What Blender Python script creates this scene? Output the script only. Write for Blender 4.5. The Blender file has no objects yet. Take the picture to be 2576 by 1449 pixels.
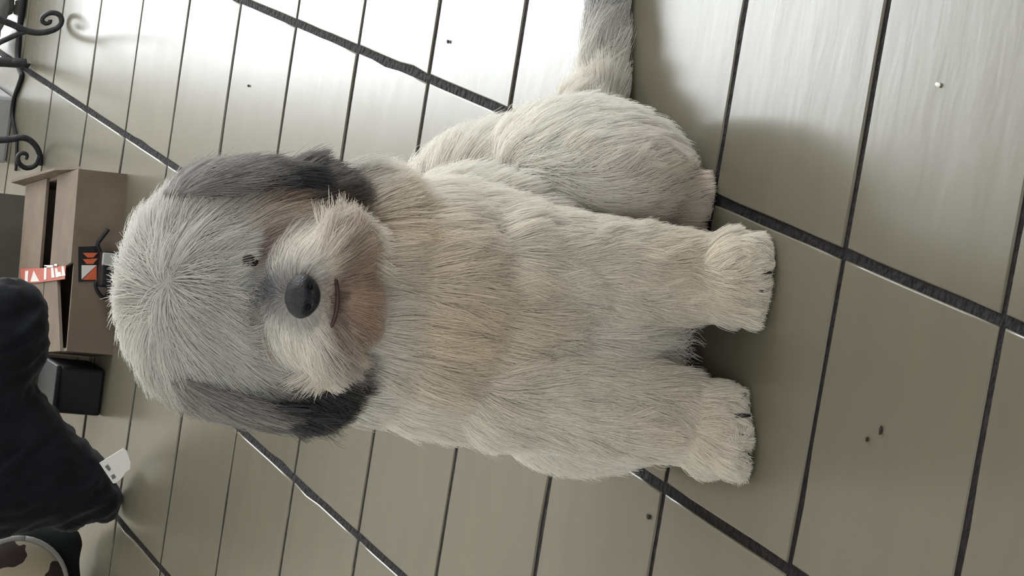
import bpy, bmesh, math, random
import numpy as np
from mathutils import Vector, Matrix, noise
from mathutils.kdtree import KDTree

NFUR, NEAR = 340000, 30000
random.seed(7); RNG = np.random.default_rng(11)
SC = bpy.context.scene
COL = SC.collection

# ------------------------------------------------------------------ camera
F_PX = 7925.0
CAM = np.array([1.6180735, 0.0293306, 0.7524658])
RW = np.array([[0.341425376, 0.155543716, -0.926949224],      # image right
               [0.194561593, -0.976547178, -0.092203014],     # image down
               [-0.919551249, -0.148868270, -0.363680821]])   # view direction
cd = bpy.data.cameras.new('camera')
cd.sensor_width = 36.0; cd.lens = F_PX / 2576 * 36.0; cd.clip_start = 0.05; cd.clip_end = 60
cam = bpy.data.objects.new('camera', cd); COL.objects.link(cam)
cam.matrix_world = Matrix(((RW[0][0], -RW[1][0], -RW[2][0], CAM[0]),
                           (RW[0][1], -RW[1][1], -RW[2][1], CAM[1]),
                           (RW[0][2], -RW[1][2], -RW[2][2], CAM[2]), (0, 0, 0, 1)))
SC.camera = cam

# ------------------------------------------------------------------ light, sky, exposure
SC.view_settings.view_transform = 'Standard'; SC.view_settings.look = 'None'
SC.view_settings.gamma = 1.0; SC.view_settings.use_curve_mapping = False
SC.view_settings.exposure = 0.14
world = bpy.data.worlds.new('overcast_sky'); SC.world = world; world.use_nodes = True
bg = world.node_tree.nodes['Background']
bg.inputs['Color'].default_value = (0.97, 0.97, 1.0, 1); bg.inputs['Strength'].default_value = 11.5
SC.cycles.max_bounces = 10; SC.cycles.diffuse_bounces = 6; SC.cycles.transparent_max_bounces = 16

def portal(name, loc, rot, sx, sy):
    l = bpy.data.lights.new(name, 'AREA'); l.shape = 'RECTANGLE'; l.size = sx; l.size_y = sy
    l.cycles.is_portal = True
    o = bpy.data.objects.new(name, l); COL.objects.link(o); o.location = loc; o.rotation_euler = rot

# room: x back..front, y left..right, seen from the camera
XB, XF, YL, YR, ZC = -3.7, 3.2, -2.6, 2.1, 2.5
DOOR = (-0.55, 1.20, 0.04, 2.25)          # window in the back wall: y0 y1 z0 z1
WSIDE = (-2.9, -0.4, 0.7, 2.1)         # window in the right wall: x0 x1 z0 z1
FILL_FRONT = (-1.0, 0.4, 0.8, 1.85)           # unseen window added behind the camera as front fill
H = math.pi / 2
portal('portal_door', (XB - .03, (DOOR[0]+DOOR[1])/2, (DOOR[2]+DOOR[3])/2), (0, -H, 0), DOOR[3]-DOOR[2], DOOR[1]-DOOR[0])
portal('portal_side', ((WSIDE[0]+WSIDE[1])/2, YR + .03, (WSIDE[2]+WSIDE[3])/2), (-H, 0, 0), WSIDE[1]-WSIDE[0], WSIDE[3]-WSIDE[2])
portal('portal_front', (XF + .03, (FILL_FRONT[0]+FILL_FRONT[1])/2, (FILL_FRONT[2]+FILL_FRONT[3])/2), (0, H, 0), FILL_FRONT[3]-FILL_FRONT[2], FILL_FRONT[1]-FILL_FRONT[0])

# ------------------------------------------------------------------ helpers
def ray(x, y):
    return RW.T @ np.array([(x - 1288) / F_PX, (y - 724.5) / F_PX, 1.0])
def ground(x, y, z=0.0):
    d = ray(x, y); return CAM + d * ((z - CAM[2]) / d[2])
def at_x(x, y, X):
    d = ray(x, y); return CAM + d * ((X - CAM[0]) / d[0])

def nodes(name):
    m = bpy.data.materials.new(name); m.use_nodes = True
    nt = m.node_tree; return m, nt, nt.nodes['Principled BSDF']
def mat(name, col, rough=0.6, spec=0.4, noise_scale=None, var=0.15, bump=0.0, metallic=0.0, bump_scale=None, sheen=0.0):
    m, nt, b = nodes(name)
    b.inputs['Roughness'].default_value = rough; b.inputs['Metallic'].default_value = metallic
    b.inputs['Specular IOR Level'].default_value = spec
    b.inputs['Sheen Weight'].default_value = sheen
    b.inputs['Base Color'].default_value = (*col, 1)
    if noise_scale:
        tc = nt.nodes.new('ShaderNodeTexCoord')
        nz = nt.nodes.new('ShaderNodeTexNoise'); nz.inputs['Scale'].default_value = noise_scale; nz.inputs['Detail'].default_value = 5
        nt.links.new(tc.outputs['Object'], nz.inputs['Vector'])
        cr = nt.nodes.new('ShaderNodeValToRGB')
        cr.color_ramp.elements[0].position = .3; cr.color_ramp.elements[1].position = .7
        cr.color_ramp.elements[0].color = (*[c * (1 - var) for c in col], 1)
        cr.color_ramp.elements[1].color = (*[min(1, c * (1 + var)) for c in col], 1)
        nt.links.new(nz.outputs['Fac'], cr.inputs['Fac']); nt.links.new(cr.outputs['Color'], b.inputs['Base Color'])
        if bump:
            bp = nt.nodes.new('ShaderNodeBump'); bp.inputs['Strength'].default_value = bump; bp.inputs['Distance'].default_value = .01
            if bump_scale:
                n2 = nt.nodes.new('ShaderNodeTexNoise'); n2.inputs['Scale'].default_value = bump_scale; n2.inputs['Detail'].default_value = 3
                nt.links.new(tc.outputs['Object'], n2.inputs['Vector']); nt.links.new(n2.outputs['Fac'], bp.inputs['Height'])
            else:
                nt.links.new(nz.outputs['Fac'], bp.inputs['Height'])
            nt.links.new(bp.outputs['Normal'], b.inputs['Normal'])
    return m

def link(name, me, m=None, parent=None, smooth=False):
    o = bpy.data.objects.new(name, me); COL.objects.link(o)
    if m is not None and len(me.materials) == 0: me.materials.append(m)
    if smooth:
        for p in me.polygons: p.use_smooth = True
    if parent is not None: o.parent = parent
    return o
def obj(name, bm, m=None, parent=None, smooth=False):
    bmesh.ops.recalc_face_normals(bm, faces=bm.faces[:])
    me = bpy.data.meshes.new(name); bm.to_mesh(me); bm.free()
    return link(name, me, m, parent, smooth)
def tag(o, label=None, cat=None, group=None, kind=None):
    if label: o['label'] = label
    if cat: o['category'] = cat
    if group: o['group'] = group
    if kind: o['kind'] = kind
    return o
def thing(name, label, cat, loc=(0, 0, 0), group=None):
    o = bpy.data.objects.new(name, None); COL.objects.link(o); o.location = loc; o.empty_display_size = .05
    return tag(o, label, cat, group)

def add_box(bm, c, size, M=None, bevel=0.0):
    r = bmesh.ops.create_cube(bm, size=1.0)
    vs = r['verts']
    for v in vs: v.co = Vector((v.co.x * size[0], v.co.y * size[1], v.co.z * size[2]))
    if bevel:
        es = list({e for v in vs for e in v.link_edges})
        g = bmesh.ops.bevel(bm, geom=es, offset=bevel, segments=2, affect='EDGES', profile=.5)
        vs = list({v for f in g['faces'] for v in f.verts} | {v for v in vs if v.is_valid})
    for v in vs:
        q = v.co + Vector(c); v.co = (M @ q) if M is not None else q
    return vs
def add_tube(bm, pts, radii, seg=10):
    pts = [Vector(p) for p in pts]; n = len(pts)
    if not hasattr(radii, '__len__'): radii = [radii] * n
    rings = []; up = None
    for i, p in enumerate(pts):
        t = (pts[min(i + 1, n - 1)] - pts[max(i - 1, 0)]).normalized()
        if up is None:
            a = Vector((0, 0, 1)) if abs(t.z) < .9 else Vector((1, 0, 0)); up = (a - t * a.dot(t)).normalized()
        else: up = (up - t * up.dot(t)).normalized()
        s = t.cross(up)
        rings.append([bm.verts.new(p + (up * math.cos(k * 2 * math.pi / seg) + s * math.sin(k * 2 * math.pi / seg)) * radii[i]) for k in range(seg)])
    for a, b in zip(rings, rings[1:]):
        for k in range(seg): bm.faces.new((a[k], a[(k + 1) % seg], b[(k + 1) % seg], b[k]))
    bm.faces.new(rings[0][::-1]); bm.faces.new(rings[-1])
def add_ellipsoid(bm, c, r, M3=None, u=20, v=14):
    g = bmesh.ops.create_uvsphere(bm, u_segments=u, v_segments=v, radius=1.0)
    for w in g['verts']:
        q = Vector((w.co.x * r[0], w.co.y * r[1], w.co.z * r[2]))
        if M3 is not None: q = M3 @ q
        w.co = q + Vector(c)
    return g['verts']
def add_cone(bm, a, b, ra, rb, n=7):
    """a tapering limb as overlapping balls joined by a tube"""
    a, b = Vector(a), Vector(b)
    add_tube(bm, [a.lerp(b, i / n) for i in range(n + 1)], [ra + (rb - ra) * i / n for i in range(n + 1)], 16)
    add_ellipsoid(bm, a, (ra,) * 3, u=16, v=10); add_ellipsoid(bm, b, (rb,) * 3, u=16, v=10)
def quad(bm, pts):
    return bm.faces.new([bm.verts.new(Vector(p)) for p in pts])
def slab(bm, pts, thick, nrm):
    """flat sheet of any outline with a real thickness"""
    n = Vector(nrm).normalized() * thick
    a = [bm.verts.new(Vector(p)) for p in pts]; b = [bm.verts.new(Vector(p) + n) for p in pts]
    bm.faces.new(a[::-1]); bm.faces.new(b)
    for i in range(len(a)):
        j = (i + 1) % len(a); bm.faces.new((a[i], a[j], b[j], b[i]))
def remeshed(bm, voxel, smooth_iter=6, fac=.5):
    """union of overlapping solids as one continuous surface"""
    me = bpy.data.meshes.new('tmp'); bm.to_mesh(me); bm.free()
    o = bpy.data.objects.new('tmp', me); COL.objects.link(o)
    r = o.modifiers.new('r', 'REMESH'); r.mode = 'VOXEL'; r.voxel_size = voxel; r.use_smooth_shade = True
    s = o.modifiers.new('s', 'SMOOTH'); s.iterations = smooth_iter; s.factor = fac
    dg = bpy.context.evaluated_depsgraph_get(); dg.update()
    out = bpy.data.meshes.new_from_object(o.evaluated_get(dg))
    bpy.data.objects.remove(o); bpy.data.meshes.remove(me)
    for p in out.polygons: p.use_smooth = True
    return out

# ------------------------------------------------------------------ structure: floor with laid tiles
T = 0.17                      # pitch of the tiles
GAP = 0.0056
I0, I1, J0, J1 = -14, 5, -4, 9
def tile_nodes(name, brick=False):
    m, nt, b = nodes(name); N = nt.nodes.new; L = nt.links.new
    tc = N('ShaderNodeTexCoord'); geo = N('ShaderNodeNewGeometry')
    src = geo.outputs['Position']
    mp = N('ShaderNodeMapping'); mp.inputs['Scale'].default_value = (26, 5, 10); L(src, mp.inputs['Vector'])
    n1 = N('ShaderNodeTexNoise'); n1.inputs['Scale'].default_value = 1.6; n1.inputs['Detail'].default_value = 5; L(mp.outputs['Vector'], n1.inputs['Vector'])
    n2 = N('ShaderNodeTexNoise'); n2.inputs['Scale'].default_value = 14; n2.inputs['Detail'].default_value = 6; L(src, n2.inputs['Vector'])
    mix = N('ShaderNodeMixRGB'); mix.inputs['Color1'].default_value = (.146, .133, .100, 1); mix.inputs['Color2'].default_value = (.125, .118, .091, 1)
    L(n1.outputs['Fac'], mix.inputs['Fac'])
    m2 = N('ShaderNodeMixRGB'); m2.blend_type = 'MULTIPLY'; m2.inputs['Fac'].default_value = .10
    cr = N('ShaderNodeValToRGB'); cr.color_ramp.elements[0].position = .35; cr.color_ramp.elements[0].color = (.72, .72, .68, 1); cr.color_ramp.elements[1].position = .65
    L(n2.outputs['Fac'], cr.inputs['Fac']); L(mix.outputs['Color'], m2.inputs['Color1']); L(cr.outputs['Color'], m2.inputs['Color2'])
    out = m2.outputs['Color']
    if brick:
        br = N('ShaderNodeTexBrick'); br.offset = 0; br.inputs['Scale'].default_value = 1
        br.inputs['Brick Width'].default_value = T; br.inputs['Row Height'].default_value = T; br.inputs['Mortar Size'].default_value = GAP / 2
        br.inputs['Mortar Smooth'].default_value = 0; br.inputs['Mortar'].default_value = (.02, .018, .02, 1)
        L(src, br.inputs['Vector']); L(out, br.inputs['Color1']); L(out, br.inputs['Color2']); out = br.outputs['Color']
    else:
        oi = N('ShaderNodeObjectInfo'); hs = N('ShaderNodeHueSaturation')
        mr = N('ShaderNodeMapRange'); mr.inputs['To Min'].default_value = .93; mr.inputs['To Max'].default_value = 1.06
        L(oi.outputs['Random'], mr.inputs['Value']); L(mr.outputs['Result'], hs.inputs['Value']); L(out, hs.inputs['Color']); out = hs.outputs['Color']
    L(out, b.inputs['Base Color'])
    b.inputs['Roughness'].default_value = .25; b.inputs['Specular IOR Level'].default_value = .30
    mp2 = N('ShaderNodeMapping'); mp2.inputs['Scale'].default_value = (30, 9, 10); L(src, mp2.inputs['Vector'])
    n3 = N('ShaderNodeTexNoise'); n3.inputs['Scale'].default_value = 1.0; n3.inputs['Detail'].default_value = 4; L(mp2.outputs['Vector'], n3.inputs['Vector'])
    bp = N('ShaderNodeBump'); bp.inputs['Strength'].default_value = .06; bp.inputs['Distance'].default_value = .006
    L(n3.outputs['Fac'], bp.inputs['Height']); L(bp.outputs['Normal'], b.inputs['Normal'])
    return m
M_TILE = tile_nodes('glazed_cream_tile'); M_TILE_FAR = tile_nodes('glazed_cream_tile_far', True)
M_GROUT = mat('dark_grout', (.011, .0095, .011), .85, .2, 180, .6, .5)

bm = bmesh.new()
x0, x1, y0, y1 = I0 * T, I1 * T, -J1 * T, -J0 * T
quad(bm, [(x0, y0, -.0010), (x1, y0, -.0010), (x1, y1, -.0010), (x0, y1, -.0010)])
for r in ((XB, x0, YL, YR), (x1, XF, YL, YR), (x0, x1, YL, y0), (x0, x1, y1, YR)):
    f = quad(bm, [(r[0], r[2], 0), (r[1], r[2], 0), (r[1], r[3], 0), (r[0], r[3], 0)]); f.material_index = 1
add_box(bm, ((XB + XF) / 2, (YL + YR) / 2, -.06), (XF - XB, YR - YL, .1))
me = bpy.data.meshes.new('floor'); bm.to_mesh(me); bm.free(); me.materials.append(M_GROUT); me.materials.append(M_TILE_FAR)
floor = tag(link('floor', me), 'cream square floor tiles with dark recessed joints', kind='structure')

def tile_mesh(seed):
    rnd = random.Random(seed); h = T / 2 - GAP / 2; n = 5
    out = []
    corners = [(-h, -h), (h, -h), (h, h), (-h, h)]
    for k in range(4):
        a, b = corners[k], corners[(k + 1) % 4]
        nx, ny = (0, 1) if k == 0 else (-1, 0) if k == 1 else (0, -1) if k == 2 else (1, 0)
        for i in range(n):
            t = i / n; w = rnd.uniform(0, .0004) if i else .0006
            if rnd.random() < .02 and i: w += rnd.uniform(.0008, .0018)     # chipped edge
            p = (a[0] + (b[0] - a[0]) * t + nx * w, a[1] + (b[1] - a[1]) * t + ny * w)
            out.append(p)
    bm = bmesh.new()
    inn = [bm.verts.new((x * .988, y * .988, 0)) for x, y in out]
    mid = [bm.verts.new((x * .996, y * .996, -.0002)) for x, y in out]
    edg = [bm.verts.new((x, y, -.0007)) for x, y in out]
    bot = [bm.verts.new((x, y, -.007)) for x, y in out]
    bm.faces.new(inn)
    for A, B in ((inn, mid), (mid, edg), (edg, bot)):
        for i in range(len(A)):
            j = (i + 1) % len(A); bm.faces.new((B[i], B[j], A[j], A[i]))
    me = bpy.data.meshes.new('tile'); bmesh.ops.recalc_face_normals(bm, faces=bm.faces[:]); bm.to_mesh(me); bm.free()
    me.materials.append(M_TILE)
    for p in me.polygons: p.use_smooth = len(p.vertices) == 4
    return me
TILES = [tile_mesh(s) for s in range(6)]
for i in range(I0, I1):
    for j in range(J0, J1):
        o = link('tile', TILES[random.randrange(6)], parent=floor)
        o.location = ((i + .5) * T, -(j + .5) * T, random.uniform(-.0002, .0002))
        o.rotation_euler = (random.uniform(-.003, .003), random.uniform(-.003, .003), random.choice((0, H, 2 * H, 3 * H)))

# ------------------------------------------------------------------ structure: walls, ceiling, glazed openings
M_WALL = mat('painted_wall', (.84, .80, .73), .8, .2, 6, .05)
M_FRAME = mat('white_frame', (.75, .75, .73), .4, .4)
def glass():
    m, nt, b = nodes('clear_glass'); nt.nodes.remove(b)
    t = nt.nodes.new('ShaderNodeBsdfTransparent'); t.inputs['Color'].default_value = (.94, .96, .96, 1)
    g = nt.nodes.new('ShaderNodeBsdfGlossy'); g.inputs['Roughness'].default_value = .02
    mx = nt.nodes.new('ShaderNodeMixShader'); mx.inputs[0].default_value = .06
    nt.links.new(t.outputs[0], mx.inputs[1]); nt.links.new(g.outputs[0], mx.inputs[2])
    nt.links.new(mx.outputs[0], nt.nodes['Material Output'].inputs['Surface']); return m
M_GLASS = glass()
def wall_with_hole(name, axis, pos, thick, lo, hi, hole):
    bm = bmesh.new(); a0, a1, z0, z1 = hole
    for (u0, u1, w0, w1) in ((lo, a0, 0, ZC), (a1, hi, 0, ZC), (a0, a1, 0, z0), (a0, a1, z1, ZC)):
        if u1 - u0 < 1e-4 or w1 - w0 < 1e-4: continue
        c = ((u0 + u1) / 2, (w0 + w1) / 2); s = (u1 - u0, w1 - w0)
        if axis == 'x': add_box(bm, (pos, c[0], c[1]), (thick, s[0], s[1]))
        else: add_box(bm, (c[0], pos, c[1]), (s[0], thick, s[1]))
    return tag(obj(name, bm, M_WALL), kind='structure')
def glazing(name, axis, pos, hole, cols, rows, label):
    a0, a1, z0, z1 = hole; root = tag(thing(name, None, None), label, kind='structure')
    P = (lambda a, z: (pos, a, z)) if axis == 'x' else (lambda a, z: (a, pos, z))
    D = (lambda a, z, t: (t, a, z)) if axis == 'x' else (lambda a, z, t: (a, t, z))
    bm = bmesh.new()
    for a in (a0 + .03, a1 - .03): add_box(bm, P(a, (z0 + z1) / 2), D(.06, z1 - z0, .07))
    for z in (z0 + .03, z1 - .03): add_box(bm, P((a0 + a1) / 2, z), D(a1 - a0 - .12, .06, .07))
    obj('window_frame', bm, M_FRAME, root)
    for k in range(1, cols):
        bm = bmesh.new(); add_box(bm, P(a0 + (a1 - a0) * k / cols, (z0 + z1) / 2), D(.045, z1 - z0 - .12, .045)); obj('glazing_bar', bm, M_FRAME, root)
    for k in range(1, rows):
        bm = bmesh.new(); add_box(bm, P((a0 + a1) / 2, z0 + (z1 - z0) * k / rows), D(a1 - a0 - .12, .05, .04)); obj('glazing_bar', bm, M_FRAME, root)
    bm = bmesh.new(); add_box(bm, P((a0 + a1) / 2, (z0 + z1) / 2), D(a1 - a0 - .12, z1 - z0 - .12, .006)); obj('pane', bm, M_GLASS, root)
wall_with_hole('wall_back', 'x', XB - .06, .12, YL - .12, YR + .12, DOOR)
wall_with_hole('wall_right', 'y', YR + .06, .12, XB, XF, WSIDE)
wall_with_hole('wall_front', 'x', XF + .06, .12, YL - .12, YR + .12, FILL_FRONT)
bm = bmesh.new(); add_box(bm, ((XB + XF) / 2, YL - .06, ZC / 2), (XF - XB, .12, ZC)); tag(obj('wall_left', bm, M_WALL), kind='structure')
bm = bmesh.new(); add_box(bm, ((XB + XF) / 2, (YL + YR) / 2, ZC + .05), (XF - XB + .24, YR - YL + .24, .1)); tag(obj('ceiling', bm, M_WALL), kind='structure')
glazing('window_1', 'x', XB - .06, DOOR, 2, 1, 'large window behind the dog')
glazing('window_2', 'y', YR + .06, WSIDE, 3, 1, 'window in the right wall')
glazing('fill_window', 'x', XF + .06, FILL_FRONT, 2, 1, 'unseen window added behind the camera as front fill')

# ------------------------------------------------------------------ the dog
DO = np.array([0.06, -0.245, 0.0])
_v = CAM - DO; _v[2] = 0; DF = _v / np.linalg.norm(_v)          # towards the camera
DS = np.array([-DF[1], DF[0], 0.0])                            # viewer's right
# all coordinates below: (s viewer's right, d towards the camera, z up), metres
dog = thing('dog', 'fluffy white dog with grey drooping ears sitting on the tiled floor', 'dog', tuple(DO))
dog.rotation_euler = (0, 0, math.atan2(DS[1], DS[0]))           # local x = s, local y = -d
def LC(p): return (p[0], -p[1], p[2])

# region, centre a, (centre b), radii
PR = [
 ('chest', (.007, -.030, .160), None, (.062, .054, .080)),
 ('chest', (.000, -.028, .092), None, (.050, .034, .055)),
 ('chest', (.011, -.010, .225), None, (.060, .044, .046)),
 ('chest', (.009, -.014, .192), None, (.058, .048, .050)),
 ('torso', (.012, -.085, .118), None, (.070, .075, .088)),
 ('torso', (.040, -.145, .082), None, (.075, .070, .075)),
 ('haunch', (.090, -.098, .060), None, (.040, .062, .055)),
 ('haunch', (-.040, -.095, .052), None, (.032, .058, .050)),
 ('paw', (.085, -.100, .022), (.079, -.066, .017), (.020, .015)),
 ('paw', (-.034, -.095, .022), (-.034, -.060, .016), (.018, .014)),
 ('leg', (.034, -.010, .135), (.037, .002, .036), (.031, .0225)),
 ('leg', (-.030, -.010, .135), (-.039, -.002, .036), (.031, .0235)),
 ('paw', (.0385, .013, .0185), None, (.0235, .0275, .0178)),
 ('paw', (-.0435, .006, .0180), None, (.0245, .0265, .0172)),
 ('tail', (.105, -.165, .040), (.150, -.192, .017), (.018, .010)),
 ('tail', (.150, -.192, .017), (.215, -.204, .011), (.010, .0075)),
 ('tail', (.215, -.204, .011), (.290, -.196, .010), (.006, .005)),
 ('head', (.006, -.004, .293), None, (.057, .050, .051)),
 ('head', (.006, .020, .282), None, (.046, .040, .038)),
 ('head', (.042, .002, .264), None, (.026, .034, .028)),
 ('head', (-.028, .002, .256), None, (.026, .034, .028)),
 ('muzzle', (.006, .060, .272), None, (.026, .032, .020)),
 ('muzzle', (.020, .068, .264), None, (.017, .022, .016)),
 ('muzzle', (-.008, .068, .264), None, (.017, .022, .016)),
 ('chin', (.002, .062, .2475), None, (.017, .024, .0155)),
]
bm = bmesh.new()
for reg, a, b, r in PR:
    if b is None: add_ellipsoid(bm, LC(a), r, u=24, v=16)
    else: add_cone(bm, LC(a), LC(b), r[0], r[1])
# toes of the two front paws and the visible hind foot
TOES = []
for cx, cd_, ang, w in ((.0385, .034, .05, .011), (-.0445, .027, -.30, .0115), (.078, -.056, .1, .009)):
    for k in range(4):
        t = k - 1.5; c = (cx + t * w * math.cos(ang) + .0, cd_ - abs(t) * .004 + t * w * math.sin(ang), .0115)
        TOES.append((c, ang)); add_ellipsoid(bm, LC(c), (.0072, .0115, .0098), u=14, v=10)
body_me = remeshed(bm, .0032, 5)
BODY_PR = PR

def prim_dist(P, a, b, r):
    a = np.array(a)
    if b is None:
        q = (P - a) / np.array(r); k = np.linalg.norm(q, axis=1); return (k - 1) * min(r)
    b = np.array(b); ab = b - a; t = np.clip(((P - a) @ ab) / (ab @ ab), 0, 1)
    return np.linalg.norm(P - a - t[:, None] * ab, axis=1) - (r[0] + (r[1] - r[0]) * t)
REG = ['chest', 'torso', 'haunch', 'leg', 'paw', 'tail', 'head', 'muzzle', 'chin']
def region_weights(P):
    W = np.full((len(P), len(REG)), -1e9)
    for reg, a, b, r in PR:
        k = REG.index(reg); W[:, k] = np.maximum(W[:, k], -prim_dist(P, a, b, r))
    W = np.exp((W - W.max(1, keepdims=True)) / .005)
    return W / W.sum(1, keepdims=True)
def unit(v): return v / np.maximum(np.linalg.norm(v, axis=1, keepdims=True), 1e-9)
def sm(x, a, b):
    t = np.clip((x - a) / (b - a), 0, 1); return t * t * (3 - 2 * t)
def wave(P, wl, seed, n=10):
    """smooth vector noise with wavelengths around wl"""
    g = np.random.default_rng(seed); out = np.zeros((len(P), 3))
    for _ in range(n):
        k = unit(g.normal(size=(1, 3)))[0] * 2 * math.pi / (wl * g.uniform(.6, 1.6))
        out += g.normal(size=3)[None] * np.sin(P @ k + g.uniform(0, 6.28))[:, None]
    return out / math.sqrt(n)

def mesh_arrays(me):
    me.calc_loop_triangles(); nv = len(me.vertices); nt_ = len(me.loop_triangles)
    v = np.empty(nv * 3, 'f'); me.vertices.foreach_get('co', v)
    n = np.empty(nv * 3, 'f'); me.vertices.foreach_get('normal', n)
    t = np.empty(nt_ * 3, 'i'); me.loop_triangles.foreach_get('vertices', t)
    fl = np.array([1, -1, 1.0])
    return v.reshape(-1, 3) * fl, n.reshape(-1, 3) * fl, t.reshape(-1, 3)      # to (s, d, z)
VIEW = np.array([0.0, .93, .37])
def scatter(me, count, weight=None):
    v, n, t = mesh_arrays(me)
    A = np.linalg.norm(np.cross(v[t[:, 1]] - v[t[:, 0]], v[t[:, 2]] - v[t[:, 0]]), axis=1) / 2
    tn = unit(n[t].mean(1)); A = A * np.where(tn @ VIEW > -.35, 1.0, .3)
    if weight is not None: A = A * weight(v[t].mean(1))
    idx = RNG.choice(len(t), size=count, p=A / A.sum())
    r1 = np.sqrt(RNG.random(count)); r2 = RNG.random(count)
    w = np.stack([1 - r1, r1 * (1 - r2), r1 * r2], 1)[:, :, None]
    return (v[t[idx]] * w).sum(1), unit((n[t[idx]] * w).sum(1))

def grow(P, N, flow, length, lift, curl, droop, K=7, clump=.6, clump_n=45, jitter=.16, wavy=.3, seed=1):
    """hair paths: leave the skin along lift*normal, bend into the flow, gather towards tufts"""
    n = len(P); g = np.random.default_rng(seed)
    flow = flow + wavy * wave(P, .022, seed) + .5 * wavy * wave(P, .008, seed + 5)
    flow = unit(flow - N * (flow * N).sum(1, keepdims=True))
    d0 = unit(flow + N * lift[:, None] + jitter * g.normal(size=(n, 3)))
    d1 = unit(flow + N * (lift * .08)[:, None] + droop[:, None] * np.array([0, 0, -1.0]) + curl * wave(P, .03, seed + 9) + .5 * jitter * g.normal(size=(n, 3)))
    L = length * g.uniform(.72, 1.12, n)
    pts = np.empty((n, K, 3)); pts[:, 0] = P - N * .001
    for k in range(1, K):
        t = (k - .5) / (K - 1); d = unit(d0 * (1 - t) ** 1.3 + d1 * (1 - (1 - t) ** 1.3))
        pts[:, k] = pts[:, k - 1] + d * (L / (K - 1))[:, None]
    m = max(1, n // clump_n); lead = g.choice(n, m, replace=False)
    kd = KDTree(m)
    for i, j in enumerate(lead): kd.insert(P[j], i)
    kd.balance()
    own = np.array([lead[kd.find(p)[1]] for p in P])
    for k in range(1, K):
        w = clump * (k / (K - 1)) ** 1.2 * g.uniform(.5, 1.0, n)
        tgt = pts[own, k] + (pts[:, k] - pts[own, k]) * .12
        pts[:, k] = pts[:, k] * (1 - w)[:, None] + tgt * w[:, None]
    pts[:, :, 2] = np.maximum(pts[:, :, 2], .0012 + .0015 * g.random((n, 1)))
    return pts

def fur_material(name):
    m, nt, b = nodes(name); N = nt.nodes.new; Lk = nt.links.new
    at = N('ShaderNodeAttribute'); at.attribute_name = 'tint'
    df = N('ShaderNodeBsdfDiffuse'); tr = N('ShaderNodeBsdfTranslucent')
    Lk(at.outputs['Color'], df.inputs['Color']); Lk(at.outputs['Color'], tr.inputs['Color'])
    mx = N('ShaderNodeMixShader'); mx.inputs[0].default_value = .4
    Lk(df.outputs[0], mx.inputs[1]); Lk(tr.outputs[0], mx.inputs[2])
    gl = N('ShaderNodeBsdfGlossy'); gl.inputs['Roughness'].default_value = .45; gl.inputs['Color'].default_value = (.8, .85, .9, 1)
    m2 = N('ShaderNodeMixShader'); m2.inputs[0].default_value = .035
    Lk(mx.outputs[0], m2.inputs[1]); Lk(gl.outputs[0], m2.inputs[2])
    nt.nodes.remove(b); Lk(m2.outputs[0], nt.nodes['Material Output'].inputs['Surface'])
    return m
M_FUR = fur_material('dog_fur')
def hair_object(name, pts, col, r_root, r_tip, parent):
    n, K, _ = pts.shape
    hc = bpy.data.hair_curves.new(name); hc.add_curves([K] * n)
    q = pts.copy(); q[:, :, 1] *= -1
    hc.attributes['position'].data.foreach_set('vector', q.astype('f').ravel())
    ra = hc.attributes.get('radius') or hc.attributes.new('radius', 'FLOAT', 'POINT')
    t = np.linspace(0, 1, K); prof = r_root + (r_tip - r_root) * t ** 1.6
    ra.data.foreach_set('value', np.tile(prof, n).astype('f'))
    ca = hc.attributes.new('tint', 'FLOAT_COLOR', 'CURVE')
    ca.data.foreach_set('color', np.concatenate([np.clip(col, 0.004, .95), np.ones((n, 1))], 1).astype('f').ravel())
    hc.materials.append(M_FUR)
    o = bpy.data.objects.new(name, hc); COL.objects.link(o); o.parent = parent
    return o

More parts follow.
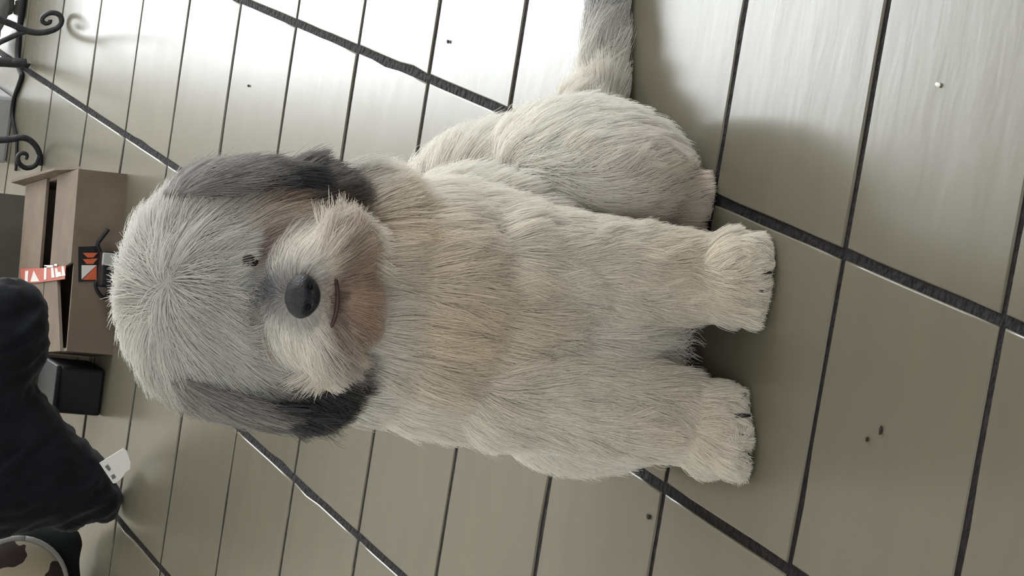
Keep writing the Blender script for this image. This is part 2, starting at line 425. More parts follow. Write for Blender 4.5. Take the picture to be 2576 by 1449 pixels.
WHITE = np.array([.86, .84, .80]); BEIGE = np.array([.80, .63, .45]); RUST = np.array([.44, .29, .21])
def blob(P, c, r): return np.exp(-(((P - np.array(c)) / np.array(r)) ** 2).sum(1))
def coat_colour(P, W):
    n = len(P); c = np.tile(WHITE, (n, 1))
    def mixin(col, w):
        nonlocal c
        w = np.clip(w, 0, 1)[:, None]; c = c * (1 - w) + np.array(col) * w
    mixin((.64, .635, .615), W[:, REG.index('head')])
    mixin((.80, .79, .77), .8 * sm(P[:, 2], .325, .345) * W[:, REG.index('head')])
    hd = W[:, REG.index('head')] * sm(P[:, 2], .225, .245) * (1 - sm(P[:, 2], .318, .338))
    mixin((.25, .25, .265), .85 * hd * sm(P[:, 0], .036, .046)); mixin((.23, .21, .20), .85 * hd * sm(-P[:, 0], .024, .036))
    tipz = hd * (1 - sm(P[:, 2], .262, .290))
    mixin((.04, .042, .055), .95 * tipz * sm(P[:, 0], .040, .048)); mixin((.04, .038, .04), .95 * tipz * sm(-P[:, 0], .028, .036))
    mixin(BEIGE, .45 * blob(P, (.040, .02, .225), (.022, .05, .030)))      # stained chest, viewer's right
    mixin(BEIGE, .38 * blob(P, (-.005, .03, .200), (.026, .06, .024)))
    mixin(BEIGE, .32 * blob(P, (.004, .03, .165), (.05, .06, .045)))
    mixin((.78, .70, .59), .65 * blob(P, (.038, .02, .045), (.03, .05, .06)))
    mixin((.74, .67, .58), .65 * blob(P, (-.040, .02, .045), (.03, .05, .06)))
    mixin((.55, .43, .33), .6 * blob(P, (.082, -.055, .03), (.03, .04, .035)))
    mixin((.50, .36, .27), .75 * blob(P, (.042, .035, .290), (.016, .04, .022)))   # cheek by the ear
    mixin((.24, .16, .14), .9 * blob(P, (.024, .052, .297), (.010, .02, .007)))    # rust inner eye corners, shade of the fringe crease painted in
    mixin((.30, .20, .16), .85 * blob(P, (-.009, .052, .297), (.008, .02, .006)))
    mixin((.10, .10, .12), .95 * blob(P, (.0072, .070, .292), (.0085, .036, .013))); mixin((.16, .15, .165), .8 * blob(P, (.0062, .094, .2815), (.014, .012, .012)))   # dark bridge above the nose
    mixin((.55, .40, .28), .65 * blob(P, (.018, .09, .258), (.014, .03, .013)))
    mixin(RUST, .92 * blob(P, (.002, .080, .252), (.019, .04, .0145)))              # stained chin and lip
    mixin((.20, .12, .10), .85 * blob(P, (.004, .09, .264), (.022, .02, .0035)))
    mixin((.50, .495, .50), .9 * sm(P[:, 0], .14, .20) * W[:, REG.index('tail')])
    v = wave(P, .02, 77)[:, :1] * .03
    return c * (1 + v + RNG.normal(size=(n, 1)) * .05)

WHORL = np.array([.007, .034, .341]); NOSE = np.array([.006, .093, .281])
def coat_flow(P, N, W):
    n = len(P); g = np.array([0, 0, -1.0])
    F = {}
    side = (P - np.array([.006, 0, 0])) * np.array([1, 0, 0])
    F['chest'] = g + side * 4
    F['torso'] = g + np.array([0, -.6, 0]) + side * 3
    F['haunch'] = g * .8 + np.array([.25, .25, 0])
    F['leg'] = g + side * 1.5
    F['paw'] = np.array([0, .7, -.6]) + side * 4
    F['tail'] = np.array([1.0, -.1, -.15])
    F['head'] = unit(P - WHORL) + g * .15
    F['muzzle'] = unit((P - NOSE) * np.array([2.4, .8, 1.0])) + g * .22
    F['chin'] = g * .8 + side * 10
    out = np.zeros((n, 3))
    for k, r in enumerate(REG):
        v = F[r]; v = np.tile(v, (n, 1)) if v.ndim == 1 else v
        out += W[:, k:k + 1] * unit(v)
    return out
PARAM = dict(chest=(.036, .55, .7), torso=(.034, .55, .5), haunch=(.027, .60, .35), leg=(.021, .55, .6), paw=(.0145, .55, .35),
             tail=(.031, .65, .4), head=(.034, .40, .40), muzzle=(.033, .55, .45), chin=(.009, .4, .6))
def dog_fur(count, seed, scale=1.0):
    def wgt(c):
        W = region_weights(c); k = np.array([1.0, .8, 1.0, 1.5, 2.2, 1.2, 1.7, 2.6, 2.2]); return W @ k
    P, N = scatter(body_me, count, wgt)
    keep = (np.linalg.norm((P - np.array([.0062, .094, .2815])) / np.array([.0098, .0125, .0085]), axis=1) > 1) & (P[:, 2] > .004)
    for c, ang in TOES[:8]:
        keep &= np.linalg.norm((P - (np.array(c) + [0, .0105, -.004])), axis=1) > .0026
    P, N = P[keep], N[keep]
    W = region_weights(P)
    ln, lf, dr = [sum(W[:, k] * PARAM[r][j] for k, r in enumerate(REG)) for j in range(3)]
    near = np.linalg.norm((P - NOSE) * np.array([1, .6, 1]), axis=1)
    ln = ln * np.where(W[:, REG.index('muzzle')] + W[:, REG.index('chin')] > .5, .30 + .70 * sm(near, .010, .034), 1)
    wh = blob(P, WHORL, (.010, .02, .010)); ln = ln * (1 - .25 * wh); lf = lf + .9 * wh
    ln = ln * (1 - .65 * blob(P, (.021, .05, .302), (.012, .025, .009)) - .6 * blob(P, (-.007, .05, .301), (.011, .025, .008)))
    br = blob(P, (.007, .050, .302), (.0125, .032, .012)); ln = ln * (1 - .62 * br)
    low = sm(.278 - P[:, 2], 0, .006) * np.exp(-((P[:, 0] - .006) / .013) ** 2) * W[:, REG.index('muzzle')]; ln = ln * (1 - .6 * low)
    fl = coat_flow(P, N, W)
    pts = grow(P, N, fl, ln * scale, lf, .12, dr, seed=seed)
    return pts, coat_colour(P, W)

M_SKIN = mat('dog_undercoat', (.42, .40, .38), .85, .15, 60, .12)
v_, n_, t_ = mesh_arrays(body_me); sc_ = coat_colour(v_, region_weights(v_)) * .55
ta = body_me.attributes.new('tint', 'FLOAT_COLOR', 'POINT'); ta.data.foreach_set('color', np.concatenate([np.clip(sc_, .01, .9), np.ones((len(sc_), 1))], 1).astype('f').ravel())
_an = M_SKIN.node_tree.nodes.new('ShaderNodeAttribute'); _an.attribute_name = 'tint'
M_SKIN.node_tree.links.new(_an.outputs['Color'], M_SKIN.node_tree.nodes['Principled BSDF'].inputs['Base Color'])
body = link('body', body_me, M_SKIN, dog); body.data.materials.clear(); body.data.materials.append(M_SKIN)
pts, col = dog_fur(NFUR, 3)
fur = tag(hair_object('fur', pts, col, .00019, .00005, dog), 'long white fur with beige stains', kind='stuff')

# ears: drooping flaps with long grey hair
def ear(base, mid, tip, out, seed):
    base, mid, tip = np.array(base), np.array(mid), np.array(tip)
    root = None
    bm = bmesh.new()
    n = 8
    for k in range(n + 1):
        t = k / n; c = (1 - t) ** 2 * base + 2 * t * (1 - t) * mid + t * t * tip
        w = .012 + .016 * math.sin(math.pi * min(1, t * .9 + .1)) ** .8
        add_ellipsoid(bm, LC(c), (.0065, w, .012), u=12, v=8)
    me = remeshed(bm, .0028, 4)
    e = link('ear', me, M_EAR, dog); me.materials.clear(); me.materials.append(M_EAR)
    P, N = scatter(me, NEAR)
    keep = (N @ np.array([out, .25, .0]) > -.35) & (N[:, 2] < .75); P, N = P[keep], N[keep]
    ax = tip - base; tt = np.clip(((P - base) @ ax) / (ax @ ax), 0, 1)
    fl = np.tile(np.array([out * .03, .12, -1.0]), (len(P), 1)) + np.stack([out * .6 * (1 - tt), 0 * tt, 0 * tt], 1)
    ln = .024 + .010 * RNG.random(len(P))
    p = grow(P, N, fl, ln, np.full(len(P), .16), .08, np.full(len(P), .7), seed=seed, clump=.75, clump_n=60, wavy=.26)
    base_c = np.array([.30, .285, .285]); dark = np.array([.045, .045, .055]); pale = np.array([.55, .52, .49])
    streak = sm(wave(P, .012, seed + 3)[:, 0] + .25, -.2, 1.2)
    c = base_c * (1 - sm(tt, .35, .8))[:, None] + dark * sm(tt, .35, .8)[:, None]
    c = c * (1 - .55 * streak * (1 - .7 * tt))[:, None] + pale * (.55 * streak * (1 - .7 * tt))[:, None]
    c = c * (1 + RNG.normal(size=(len(P), 1)) * .12)
    hair_object('ear_fur', p, c, .00020, .00005, e)['kind'] = 'stuff'
    return e
M_EAR = mat('ear_skin', (.16, .15, .15), .85, .1, 60, .2)
ear((.053, .008, .322), (.066, .012, .302), (.064, .020, .272), 1, 21)
ear((-.042, .008, .314), (-.055, .012, .292), (-.053, .020, .260), -1, 22)

# nose with nostrils, eyes under the fringe, lower lip, claws
M_NOSE = mat('nose_leather', (.008, .010, .018), .42, .5, 900, .4, .25)
nz = bmesh.new()
add_ellipsoid(nz, (0, 0, 0), (.0112, .0095, .0088), u=28, v=20)
for v in nz.verts:
    x, y, z = v.co; k = 1 - .14 * max(0, -z / .0088); v.co = Vector((x * k, y, z))
    dent = .0016 * math.exp(-(x / .0016) ** 2) * max(0, -y / .0095); v.co.y += dent
    for sx in (-1, 1):
        r2 = ((x - sx * .0050) / .0024) ** 2 + ((z + .0015) / .0020) ** 2
        v.co.y += .0032 * math.exp(-r2) * max(0, -y / .0095)
nose = obj('nose', nz, M_NOSE, dog, True); nose.location = LC((.0062, .0935, .2815)); nose['label'] = 'dark blue-black nose'
M_HOLE = mat('nostril_dark', (.003, .003, .004), .7, .2)
for sx in (-1, 1):
    bm = bmesh.new(); add_ellipsoid(bm, (sx * .0050, -.0060, -.0015), (.0020, .0018, .0015), u=10, v=8); obj('nostril', bm, M_HOLE, nose, True)
M_EYE = mat('eye_dark', (.012, .008, .006), .35, .4)
for s, z in ((.0215, .2985), (-.0085, .2965)):
    bm = bmesh.new(); add_ellipsoid(bm, (0, 0, 0), (.0052, .0050, .0052), u=16, v=12)
    o = obj('eye', bm, M_EYE, dog, True); o.location = LC((s, .0520, z - .001))
M_LIP = mat('lip_skin', (.05, .025, .022), .5, .4, 200, .3)
bm = bmesh.new()
arc = [(.004 + .019 * math.sin(a), .0915 - .012 * (1 - math.cos(a)), .2640 - .0015 * math.cos(a * 2)) for a in np.linspace(-1.0, 1.0, 13)]
add_tube(bm, [LC(p) for p in arc], [.0004 + .0007 * math.cos(a) for a in np.linspace(-1.0, 1.0, 13)], 8)
obj('lip', bm, M_LIP, dog, True)
M_CLAW = mat('claw_horn', (.02, .017, .017), .35, .5)
for c, ang in TOES[:8]:
    bm = bmesh.new(); dx, dy = -math.sin(ang), math.cos(ang)
    p = [(c[0] + dx * q, c[1] + dy * q, c[2] + h) for q, h in ((.008, .000), (.0110, -.001), (.0130, -.004), (.0140, -.0080))]
    add_tube(bm, [LC(q) for q in p], [.0020, .0018, .0013, .0006], 8); obj('claw', bm, M_CLAW, dog, True)
# ------------------------------------------------------------------ things standing behind the dog
M_CARD = mat('brown_cardboard', (.155, .122, .096), .85, .2, 35, .12, .08)
M_CARD_D = mat('dull_cardboard', (.085, .08, .07), .85, .2, 30, .15, .08)
M_BLACK = mat('black_plastic', (.008, .009, .011), .55, .3)
M_CLOTH = mat('black_fabric', (.0065, .0075, .011), .9, .12, 25, .3, .5, bump_scale=18, sheen=.08)
M_IRON = mat('wrought_iron', (.016, .017, .021), .5, .45, 120, .3, .25)
M_RED = mat('red_tape', (.42, .10, .075), .45, .4); M_ORANGE = mat('orange_print', (.52, .11, .05), .5, .3)
M_PALE = mat('pale_print', (.62, .60, .60), .5, .3); M_GREYPL = mat('grey_plastic', (.33, .34, .34), .5, .3)
M_WHITE = mat('white_paper', (.72, .73, .74), .7, .2)

# open-topped carton with taped flaps
cA, cB = ground(320, 438), ground(283, 893)
cu = cA - cB; CW = float(np.linalg.norm(cu)); cu /= CW
cb = np.array([cu[1], -cu[0], 0.0]); cb = cb if cb[0] < 0 else -cb        # away from the camera
CH = .045; CD = .225
def CP(u, v, z): return tuple(cB + cu * u + cb * v + np.array([0, 0, z]))
def on_top(x, y, z): return tuple(ground(x, y, z))
carton = thing('cardboard_box', 'low brown cardboard box with a dark slot and red tape on its top flaps', 'box', tuple(cB))
def cpart(name, bm, m, parent=None):
    o = obj(name, bm, m); p = parent or carton; o.parent = p; o.matrix_parent_inverse = p.matrix_world.inverted(); return o
bpy.context.view_layer.update()
t = .003
for nm, pl, nr in (('front_panel', [(0, 0, 0), (CW, 0, 0), (CW, 0, CH), (0, 0, CH)], cb),
                   ('back_panel', [(0, CD - t, 0), (CW, CD - t, 0), (CW, CD - t, CH), (0, CD - t, CH)], cb),
                   ('side_panel', [(0, t, 0), (0, CD - t, 0), (0, CD - t, CH), (0, t, CH)], cu),
                   ('side_panel', [(CW - t, t, 0), (CW - t, CD - t, 0), (CW - t, CD - t, CH), (CW - t, t, CH)], cu),
                   ('bottom_panel', [(t, t, .0005), (CW - t, t, .0005), (CW - t, CD - t, .0005), (t, CD - t, .0005)], (0, 0, 1))):
    bm = bmesh.new(); slab(bm, [CP(*p) for p in pl], t, nr); cpart(nm, bm, M_CARD)
bm = bmesh.new(); slab(bm, [CP(*p) for p in ((.085, 0, CH), (CW, 0, CH), (CW, .087, CH), (.078, .087, CH), (.074, .104, CH), (0, .104, CH), (0, .014, CH), (.078, .056, CH))], t, (0, 0, 1)); cpart('flap', bm, M_CARD)
bm = bmesh.new(); slab(bm, [CP(*p) for p in ((0, .107, CH), (.074, .107, CH), (.078, .132, CH), (CW, .132, CH), (CW, CD, CH), (0, CD, CH))], t, (0, 0, 1)); cpart('flap', bm, M_CARD)
bm = bmesh.new(); slab(bm, [CP(*p) for p in ((CW, .0, CH), (CW, CD + .02, CH), (CW + .004, CD + .04, CH + .010), (CW + .003, .07, CH + .010))], .0028, cu); cpart('flap', bm, M_CARD)
TZ = CH + t + .0006
bm = bmesh.new(); slab(bm, [on_top(*p, TZ) for p in ((166, 668), (164, 702), (118, 708), (118, 674))], .0004, (0, 0, 1))
slab(bm, [on_top(*p, TZ) for p in ((118, 674), (118, 708), (90, 712), (55, 710), (52, 676))], .0004, (0, 0, 1)); tape = cpart('tape', bm, M_RED)
for pl in ([(64, 682), (72, 681), (70, 711), (63, 709)], [(85, 681), (99, 708), (77, 709)], [(112, 670), (118, 670), (117, 703), (111, 704)],
           [(112, 667), (134, 667), (134, 673), (112, 673)], [(129, 672), (134, 672), (138, 698), (130, 699)], [(139, 675), (144, 675), (149, 697), (141, 698)],
           [(137, 664), (144, 664), (144, 669), (137, 669)], [(156, 670), (160, 670), (165, 693), (156, 695)], [(147, 684), (153, 684), (155, 695), (148, 696)]):
    bm = bmesh.new(); slab(bm, [on_top(*p, TZ + .0006) for p in pl], .0003, (0, 0, 1)); cpart('lettering', bm, M_PALE, tape)
def on_front(x, y, off):
    d = ray(x, y); q = cB - cb * off; k = ((q - CAM) @ cb) / (d @ cb); return tuple(CAM + d * k)
bm = bmesh.new(); slab(bm, [on_front(*p, .0004) for p in ((197, 621), (250, 619), (250, 706), (197, 709))], .0004, -cb); lab = cpart('label', bm, M_BLACK); lab['label'] = 'black label with orange and white marks'
for pl, m in (([(208, 636), (246, 636), (234, 648), (220, 648)], M_ORANGE), ([(208, 652), (246, 650), (234, 664), (218, 664)], M_ORANGE),
              ([(205, 667), (243, 667), (205, 703)], M_PALE), ([(243, 668), (243, 704), (207, 704)], M_ORANGE)):
    bm = bmesh.new(); slab(bm, [on_front(*p, .0010) for p in pl], .0003, -cb); cpart('printed_mark', bm, m, lab)

# black adapter with cord in front of the carton
ap = np.array(on_front(272, 678, .014)); ad = thing('power_adapter', 'small black adapter with cord lying against the cardboard box front', 'adapter', (ap[0], ap[1], 0))
M3 = Matrix((( -cb[0], cu[0], 0), (-cb[1], cu[1], 0), (0, 0, 1)))
def local(name, bm, m, parent, smooth=False): return obj(name, bm, m, parent, smooth)
bm = bmesh.new(); add_box(bm, (0, 0, ap[2] / 2 + .004), (.018, .034, ap[2] + .008), M3.to_4x4(), .002); local('case', bm, M_BLACK, ad)
bm = bmesh.new(); add_box(bm, (.0105, .009, ap[2] + .002), (.005, .012, .014), M3.to_4x4(), .001); local('plug', bm, M_GREYPL, ad)
def sp(pl, off, n=6):
    P = [np.array(on_front(*p, off)) - np.array([ap[0], ap[1], 0]) for p in pl]; out = []
    for i in range(len(P) - 1):
        a, b, c, d = P[max(i - 1, 0)], P[i], P[i + 1], P[min(i + 2, len(P) - 1)]
        for k in range(n):
            s = k / n; out.append(.5 * ((2 * b) + (c - a) * s + (2 * a - 5 * b + 4 * c - d) * s * s + (3 * b - a - 3 * c + d) * s ** 3))
    return out + [P[-1]]
bm = bmesh.new(); add_tube(bm, sp([(262, 652), (246, 618), (255, 600), (273, 577)], .006), .0019, 8); local('cord', bm, M_BLACK, ad, True)
bm = bmesh.new(); add_tube(bm, sp([(262, 690), (241, 712), (246, 734), (262, 750), (272, 738)], .006), .0017, 8); local('cord', bm, M_BLACK, ad, True)

# wrought-iron stand with scrolled feet
def spline(P, n=6):
    P = [np.array(p) for p in P]; out = []
    for i in range(len(P) - 1):
        a, b, c, d = P[max(i - 1, 0)], P[i], P[i + 1], P[min(i + 2, len(P) - 1)]
        for k in range(n):
            s = k / n; out.append(.5 * ((2 * b) + (c - a) * s + (2 * a - 5 * b + 4 * c - d) * s * s + (3 * b - a - 3 * c + d) * s ** 3))
    return out + [P[-1]]
X1 = ground(163, 75)[0] ; X2 = ground(108, 410)[0]; X3 = ground(80, 160)[0]
top_c = at_x(-260, 165, (X1 + X2 + X3) / 3)
st = thing('iron_stand', 'black wrought-iron stand with scrolled feet beside the cardboard box', 'stand', (top_c[0], top_c[1], 0))
so = np.array([top_c[0], top_c[1], 0])
def iron(name, pl, X, r, parent=None, tail=None):
    P = [at_x(x, y, X) - so for x, y in pl]
    if tail is not None: P = [np.array(tail)] + P
    S = spline(P); S = [np.array([q[0], q[1], max(q[2], (r if not hasattr(r, '__len__') else r[1]) + .0004)]) for q in S]
    rr = r if not hasattr(r, '__len__') else [r[0] + (r[1] - r[0]) * (k / (len(S) - 1)) for k in range(len(S))]
    bm = bmesh.new(); add_tube(bm, S, rr, 10); return obj(name, bm, M_IRON, parent or st, True)
ht = top_c[2]
l1 = iron('leg', [(-110, 30), (-40, 36), (0, 50), (32, 62), (62, 76), (90, 82), (118, 80), (142, 71), (154, 56), (152, 41), (140, 33), (123, 33), (109, 42), (106, 52), (114, 59), (125, 56), (126, 49)], X1, (.0042, .0022), tail=(.03, .05, ht - .004))
iron('brace', [(66, 78), (45, 86), (20, 97), (-10, 112), (-60, 150)], X1, .0030)
l2 = iron('leg', [(-110, 356), (-40, 354), (0, 352), (30, 350), (52, 346), (72, 351), (89, 366), (99, 386), (102, 404), (102, 416)], X2, (.0042, .0030), tail=(.03, -.05, ht - .004))
iron('scroll', [(99, 392), (93, 410), (80, 420), (64, 422), (50, 413), (45, 399), (49, 388), (60, 385), (68, 391), (65, 401)], X2, (.0032, .0020))
iron('leg', [(-110, 150), (-40, 154), (0, 156), (40, 158), (74, 160)], X3, (.0050, .0056), tail=(-.04, .0, ht - .004))
bm = bmesh.new(); ring = [(.075 * math.cos(a), .075 * math.sin(a), ht) for a in np.linspace(0, 2 * math.pi, 33)]; add_tube(bm, ring, .005, 8); obj('top_ring', bm, M_IRON, st, True)

# cable along the floor behind the stand
def flat_tube(pl, r0, r1, z=None):
    P = [ground(x, y) for x, y in pl]; S = spline(P); n = len(S); rr = [r0 + (r1 - r0) * k / (n - 1) for k in range(n)]
    bm = bmesh.new(); add_tube(bm, [np.array([q[0], q[1], r + .0003]) for q, r in zip(S, rr)], rr, 8); return bm
tag(obj('cable', flat_tube([(74, -90), (70, -20), (63, 40), (58, 75), (53, 140), (56, 172), (62, 190), (55, 212), (43, 245), (37, 290), (42, 325), (47, 350), (46, 400), (44, 430)], .0042, .0016), M_BLACK, None, True),
    'thin black cable lying on the tiles behind the iron stand', 'cable')

# crumpled pale bag and grey crate at the far edge
def lumpy(parts, voxel, amp, wl, seed):
    bm = bmesh.new()
    for c, r in parts: add_ellipsoid(bm, c, r, u=18, v=12)
    me = remeshed(bm, voxel, 4)
    g = random.Random(seed); off = Vector((g.random() * 50, g.random() * 50, 0)); base = min(v.co.z for v in me.vertices)
    for v in me.vertices:
        k = noise.noise(v.co / wl + off) + .5 * noise.noise(v.co / (wl * .45) + off)
        v.co += v.normal * (amp * k)
    lo = min(v.co.z for v in me.vertices)
    for v in me.vertices: v.co.z = max(v.co.z - lo, 0) if v.co.z - lo > .004 else 0
    return me
M_BAG = mat('pale_plastic_film', (.42, .43, .44), .45, .4, 25, .12, .3)
p0 = ground(44, 70); p1 = ground(40, 190)
me = lumpy([((0, 0, .03), (.05, .045, .038)), ((-.01, -.045, .03), (.045, .035, .034)), ((-.01, .05, .03), (.05, .045, .04)), ((-.02, 0, .05), (.04, .05, .035))], .006, .006, .03, 3)
o = tag(link('plastic_bag', me, M_BAG, smooth=True), 'crumpled pale grey plastic bag behind the iron stand', 'bag'); me.materials.clear(); me.materials.append(M_BAG)
o.location = ((p0[0] + p1[0]) / 2 - .055, (p0[1] + p1[1]) / 2 + .05, 0)
q0, q1 = ground(39, 246), ground(34, 428)
cr = thing('grey_crate', 'light grey plastic crate behind the cardboard box', 'crate', (q0[0] - .06, (q0[1] + q1[1]) / 2, 0))
wy = abs(q0[1] - q1[1])
bm = bmesh.new(); add_box(bm, (0, 0, .038), (.115, wy, .076), None, .004); obj('crate_body', bm, M_GREYPL, cr)
bm = bmesh.new(); add_box(bm, (0, 0, .078), (.122, wy + .008, .008), None, .002); obj('crate_rim', bm, M_GREYPL, cr)

# taller dull box behind the carton
k0 = np.array(CP(.005, CD + .075, 0)); k1 = np.array(CP(CW - .004, CD + .075, 0))
bx = thing('storage_box', 'dull grey-brown storage box directly behind the taped cardboard box', 'box', tuple((k0 + k1) / 2))
for nm, c, s in (('front_panel', (-.002, 0, .06), (.004, CW - .012, .12)), ('back_panel', (.116, 0, .06), (.004, CW - .012, .12)),
                 ('side_panel', (.057, -(CW - .016) / 2, .06), (.114, .004, .12)), ('side_panel', (.057, (CW - .016) / 2, .06), (.114, .004, .12)), ('bottom_panel', (.057, 0, .003), (.114, CW - .02, .005))):
    bm = bmesh.new(); MM = Matrix(((cb[0], cu[0], 0, 0), (cb[1], cu[1], 0, 0), (0, 0, 1, 0), (0, 0, 0, 1))); add_box(bm, c, s, MM); obj(nm, bm, M_CARD_D, bx)

# black fabric bag with a white tag
def pillow(bm, outline, centre, X, thick, rings=14):
    O = [at_x(x, y, X) for x, y in outline]; O = spline(O + [O[0]], 4)[:-1]; C = at_x(*centre, X); n = len(O)
    for sgn in (1, -1):
        prev = None; tip = bm.verts.new(Vector(C) + Vector((sgn * thick, 0, 0)))
        for r in range(1, rings + 1):
            f = r / rings; h = thick * math.sqrt(max(0, 1 - f ** 2.6))
            ringv = [bm.verts.new(Vector(C + (q - C) * f) + Vector((sgn * h, 0, 0))) for q in O]
            for i in range(n):
                j = (i + 1) % n
                if prev is None: bm.faces.new((tip, ringv[i], ringv[j]))
                else: bm.faces.new((prev[i], ringv[i], ringv[j], prev[j]))
            prev = ringv
    bmesh.ops.remove_doubles(bm, verts=bm.verts[:], dist=1e-5)
XBAG = ground(322, 1262)[0] - .022
bm = bmesh.new()
pillow(bm, [(-190, 740), (-60, 716), (0, 712), (60, 708), (112, 732), (133, 768), (138, 830), (136, 890), (118, 930), (97, 972), (90, 1060), (0, 1120), (-190, 1120)], (-20, 900), XBAG, .040)
pillow(bm, [(-190, 930), (0, 930), (98, 968), (150, 1025), (205, 1085), (270, 1150), (314, 1222), (322, 1258), (310, 1298), (286, 1306), (262, 1300), (218, 1322), (185, 1330), (150, 1320), (110, 1326), (60, 1338), (0, 1352), (-190, 1365)], (60, 1160), XBAG, .042)
bmesh.ops.recalc_face_normals(bm, faces=bm.faces[:])
me = remeshed(bm, .004, 6)
for v in me.vertices:
    k = noise.noise(Vector((v.co.x * 30, (v.co.y + v.co.z * .6) * 55, (v.co.z - v.co.y * .3) * 18)))
    v.co += v.normal * (.0050 * (1 - 2 * abs(k)) + .002 * noise.noise(v.co * 90))
lo = min(v.co.z for v in me.vertices)
bc = (XBAG, sum(v.co.y for v in me.vertices) / len(me.vertices), 0)
for v in me.vertices: v.co -= Vector((bc[0], bc[1], lo))
bag = thing('fabric_bag', 'large black fabric bag with a white tag slumped beside the cardboard box', 'bag', bc)
o = link('bag_body', me, M_CLOTH, bag, True); me.materials.clear(); me.materials.append(M_CLOTH)
XT = XBAG + .030
tg = [at_x(x, y, XT) - np.array([bc[0], bc[1], lo]) for x, y in ((272, 1166), (332, 1129), (340, 1134), (350, 1164), (349, 1181), (337, 1190), (330, 1202), (312, 1217), (306, 1217))]
bm = bmesh.new(); slab(bm, tg, .0008, (1, 0, 0)); tagp = obj('tag', bm, M_WHITE, bag); tagp['label'] = 'white fabric tag with faint grey print'
M_INK = mat('faint_ink', (.16, .16, .17), .8, .1)
for pl in ([(286, 1176), (293, 1170), (301, 1181), (298, 1187), (293, 1184), (290, 1180)], [(301, 1199), (309, 1194), (314, 1202), (306, 1208)]):
    bm = bmesh.new(); slab(bm, [at_x(x, y, XT + .0012) - np.array([bc[0], bc[1], lo]) for x, y in pl], .0003, (1, 0, 0)); obj('printed_mark', bm, M_INK, tagp)

# small black bin and pale card box between the carton and the bag
b0, b1 = ground(266, 932), ground(252, 1048)
w = float(np.linalg.norm(b1 - b0)); bd = (b0 - b1) / w; bk = np.array([bd[1], -bd[0], 0]); bk = bk if bk[0] < 0 else -bk
MM = Matrix(((bk[0], bd[0], 0, 0), (bk[1], bd[1], 0, 0), (0, 0, 1, 0), (0, 0, 0, 1))); mid = (b0 + b1) / 2
bn = thing('black_bin', 'small black bin standing next to the cardboard box', 'bin', tuple(mid))
bm = bmesh.new(); add_box(bm, (.035, 0, .022), (.07, w, .044), MM, .003); obj('bin_body', bm, M_BLACK, bn)
bm = bmesh.new(); add_box(bm, (.035, 0, .046), (.074, w + .003, .005), MM, .0015); obj('lid', bm, M_BLACK, bn)
M_PCARD = mat('pale_card', (.19, .17, .155), .8, .2, 40, .1)
pc = thing('card_box', 'pale grey card box behind the black bin', 'box', tuple(mid + bk * .115))
bm = bmesh.new(); add_box(bm, (.02, 0, .040), (.04, w * 1.0, .080), MM, .001); obj('box_body', bm, M_PCARD, pc)
bm = bmesh.new(); add_box(bm, (-.0015, 0, .060), (.002, w * .98, .036), MM, .0005); obj('flap', bm, M_PCARD, pc)

# dark cloth heap below the bag
XC = ground(243, 1400)[0] - .03
bm = bmesh.new(); pillow(bm, [(-190, 1340), (0, 1335), (60, 1322), (120, 1310), (190, 1318), (234, 1340), (244, 1385), (241, 1449), (236, 1560), (100, 1620), (-190, 1620)], (20, 1465), XC, .040)
bmesh.ops.recalc_face_normals(bm, faces=bm.faces[:]); me = remeshed(bm, .005, 5)
for v in me.vertices: v.co += v.normal * (.004 * noise.noise(Vector((v.co.x * 20, v.co.y * 40, v.co.z * 25))))
hl = min(v.co.z for v in me.vertices); hc_ = (XC, sum(v.co.y for v in me.vertices) / len(me.vertices), 0)
for v in me.vertices: v.co -= Vector((hc_[0], hc_[1], hl))
M_CHAR = mat('charcoal_cloth', (.010, .012, .013), .9, .12, 30, .3, .4, bump_scale=25)
o = tag(link('cloth_heap', me, M_CHAR, smooth=True), 'charcoal cloth heap under the cow-print cushion', 'cloth'); me.materials.clear(); me.materials.append(M_CHAR); o.location = hc_

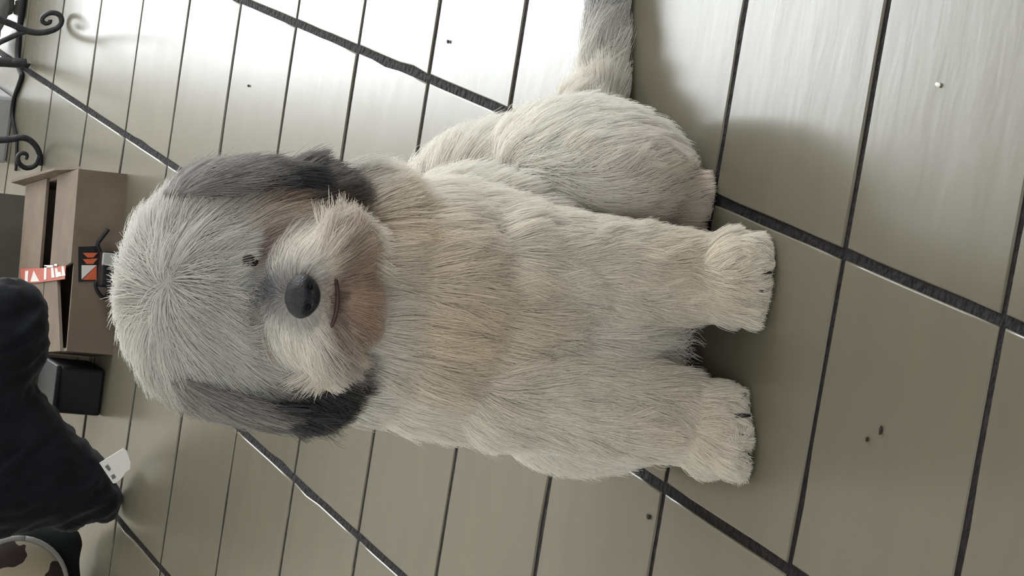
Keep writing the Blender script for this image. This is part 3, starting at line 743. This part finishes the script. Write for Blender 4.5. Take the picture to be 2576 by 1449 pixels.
# round cow-print cushion in the far corner
def cow():
    m, nt, b = nodes('cow_print'); N = nt.nodes.new; L = nt.links.new
    tc = N('ShaderNodeTexCoord'); nz = N('ShaderNodeTexNoise'); nz.inputs['Scale'].default_value = 26; nz.inputs['Detail'].default_value = 2
    cr = N('ShaderNodeValToRGB'); cr.color_ramp.interpolation = 'CONSTANT'
    cr.color_ramp.elements[0].color = (.30, .26, .19, 1); cr.color_ramp.elements[1].position = .53; cr.color_ramp.elements[1].color = (.02, .011, .010, 1)
    L(tc.outputs['Object'], nz.inputs['Vector']); L(nz.outputs['Fac'], cr.inputs['Fac']); L(cr.outputs['Color'], b.inputs['Base Color']); b.inputs['Roughness'].default_value = .85; return m
M_COW = cow(); M_PIPE = mat('pale_piping', (.26, .25, .24), .8, .2)
g0 = at_x(48, 1468, XC + .052); cz = 0.0
cu_ = thing('round_cushion', 'round cream cushion with dark brown patches and pale piping in the corner', 'cushion', tuple(g0))
R3 = Matrix.Rotation(math.radians(-12), 3, 'Y')
bm = bmesh.new(); add_ellipsoid(bm, (0, 0, cz), (.020, .043, .043), R3, 32, 24); obj('cushion_body', bm, M_COW, cu_, True)
bm = bmesh.new(); rg = [tuple(R3 @ Vector((0, .0435 * math.cos(a), .0435 * math.sin(a))) + Vector((0, 0, cz))) for a in np.linspace(0, 2 * math.pi, 41)]
add_tube(bm, rg, .0034, 8); obj('piping', bm, M_PIPE, cu_, True)

# crumbs and chips lying on the tiles
M_DIRT = mat('dark_crumb', (.03, .026, .022), .8, .2); M_CHIP = mat('pale_chip', (.75, .73, .66), .5, .4)
for x, y, sx, sy, m, lb in ((2185, 1105, .0016, .0011, M_DIRT, 'tiny dark crumb on the near tile, left of the elongated crumb'),
                            (2219, 1083, .0026, .0012, M_DIRT, 'elongated dark crumb in the middle of the near tile'),
                            (1130, 105, .0014, .0024, M_DIRT, 'dark crumb on the bright tile above the joint'),
                            (627, 216, .0012, .0020, M_DIRT, 'tiny dark crumb on the far bright tile'),
                            (2363, 214, .0013, .0028, M_CHIP, 'small pale chip on the near tile by the right edge'),
                            (1634, 1300, .0016, .0026, M_DIRT, 'dark crumb beside the chipped joint near the front paw')):
    p = ground(x, y); bm = bmesh.new(); add_ellipsoid(bm, (0, 0, .0006), (sy, sx, .0007), None, 10, 8)
    for v in bm.verts: v.co += Vector((noise.noise(v.co * 900) * .0004, noise.noise(v.co * 700 + Vector((3, 1, 0))) * .0004, 0))
    o = tag(obj('crumb', bm, m, None, True), lb, 'crumb', 'crumbs on the tiles'); o.location = (p[0], p[1], .0003)
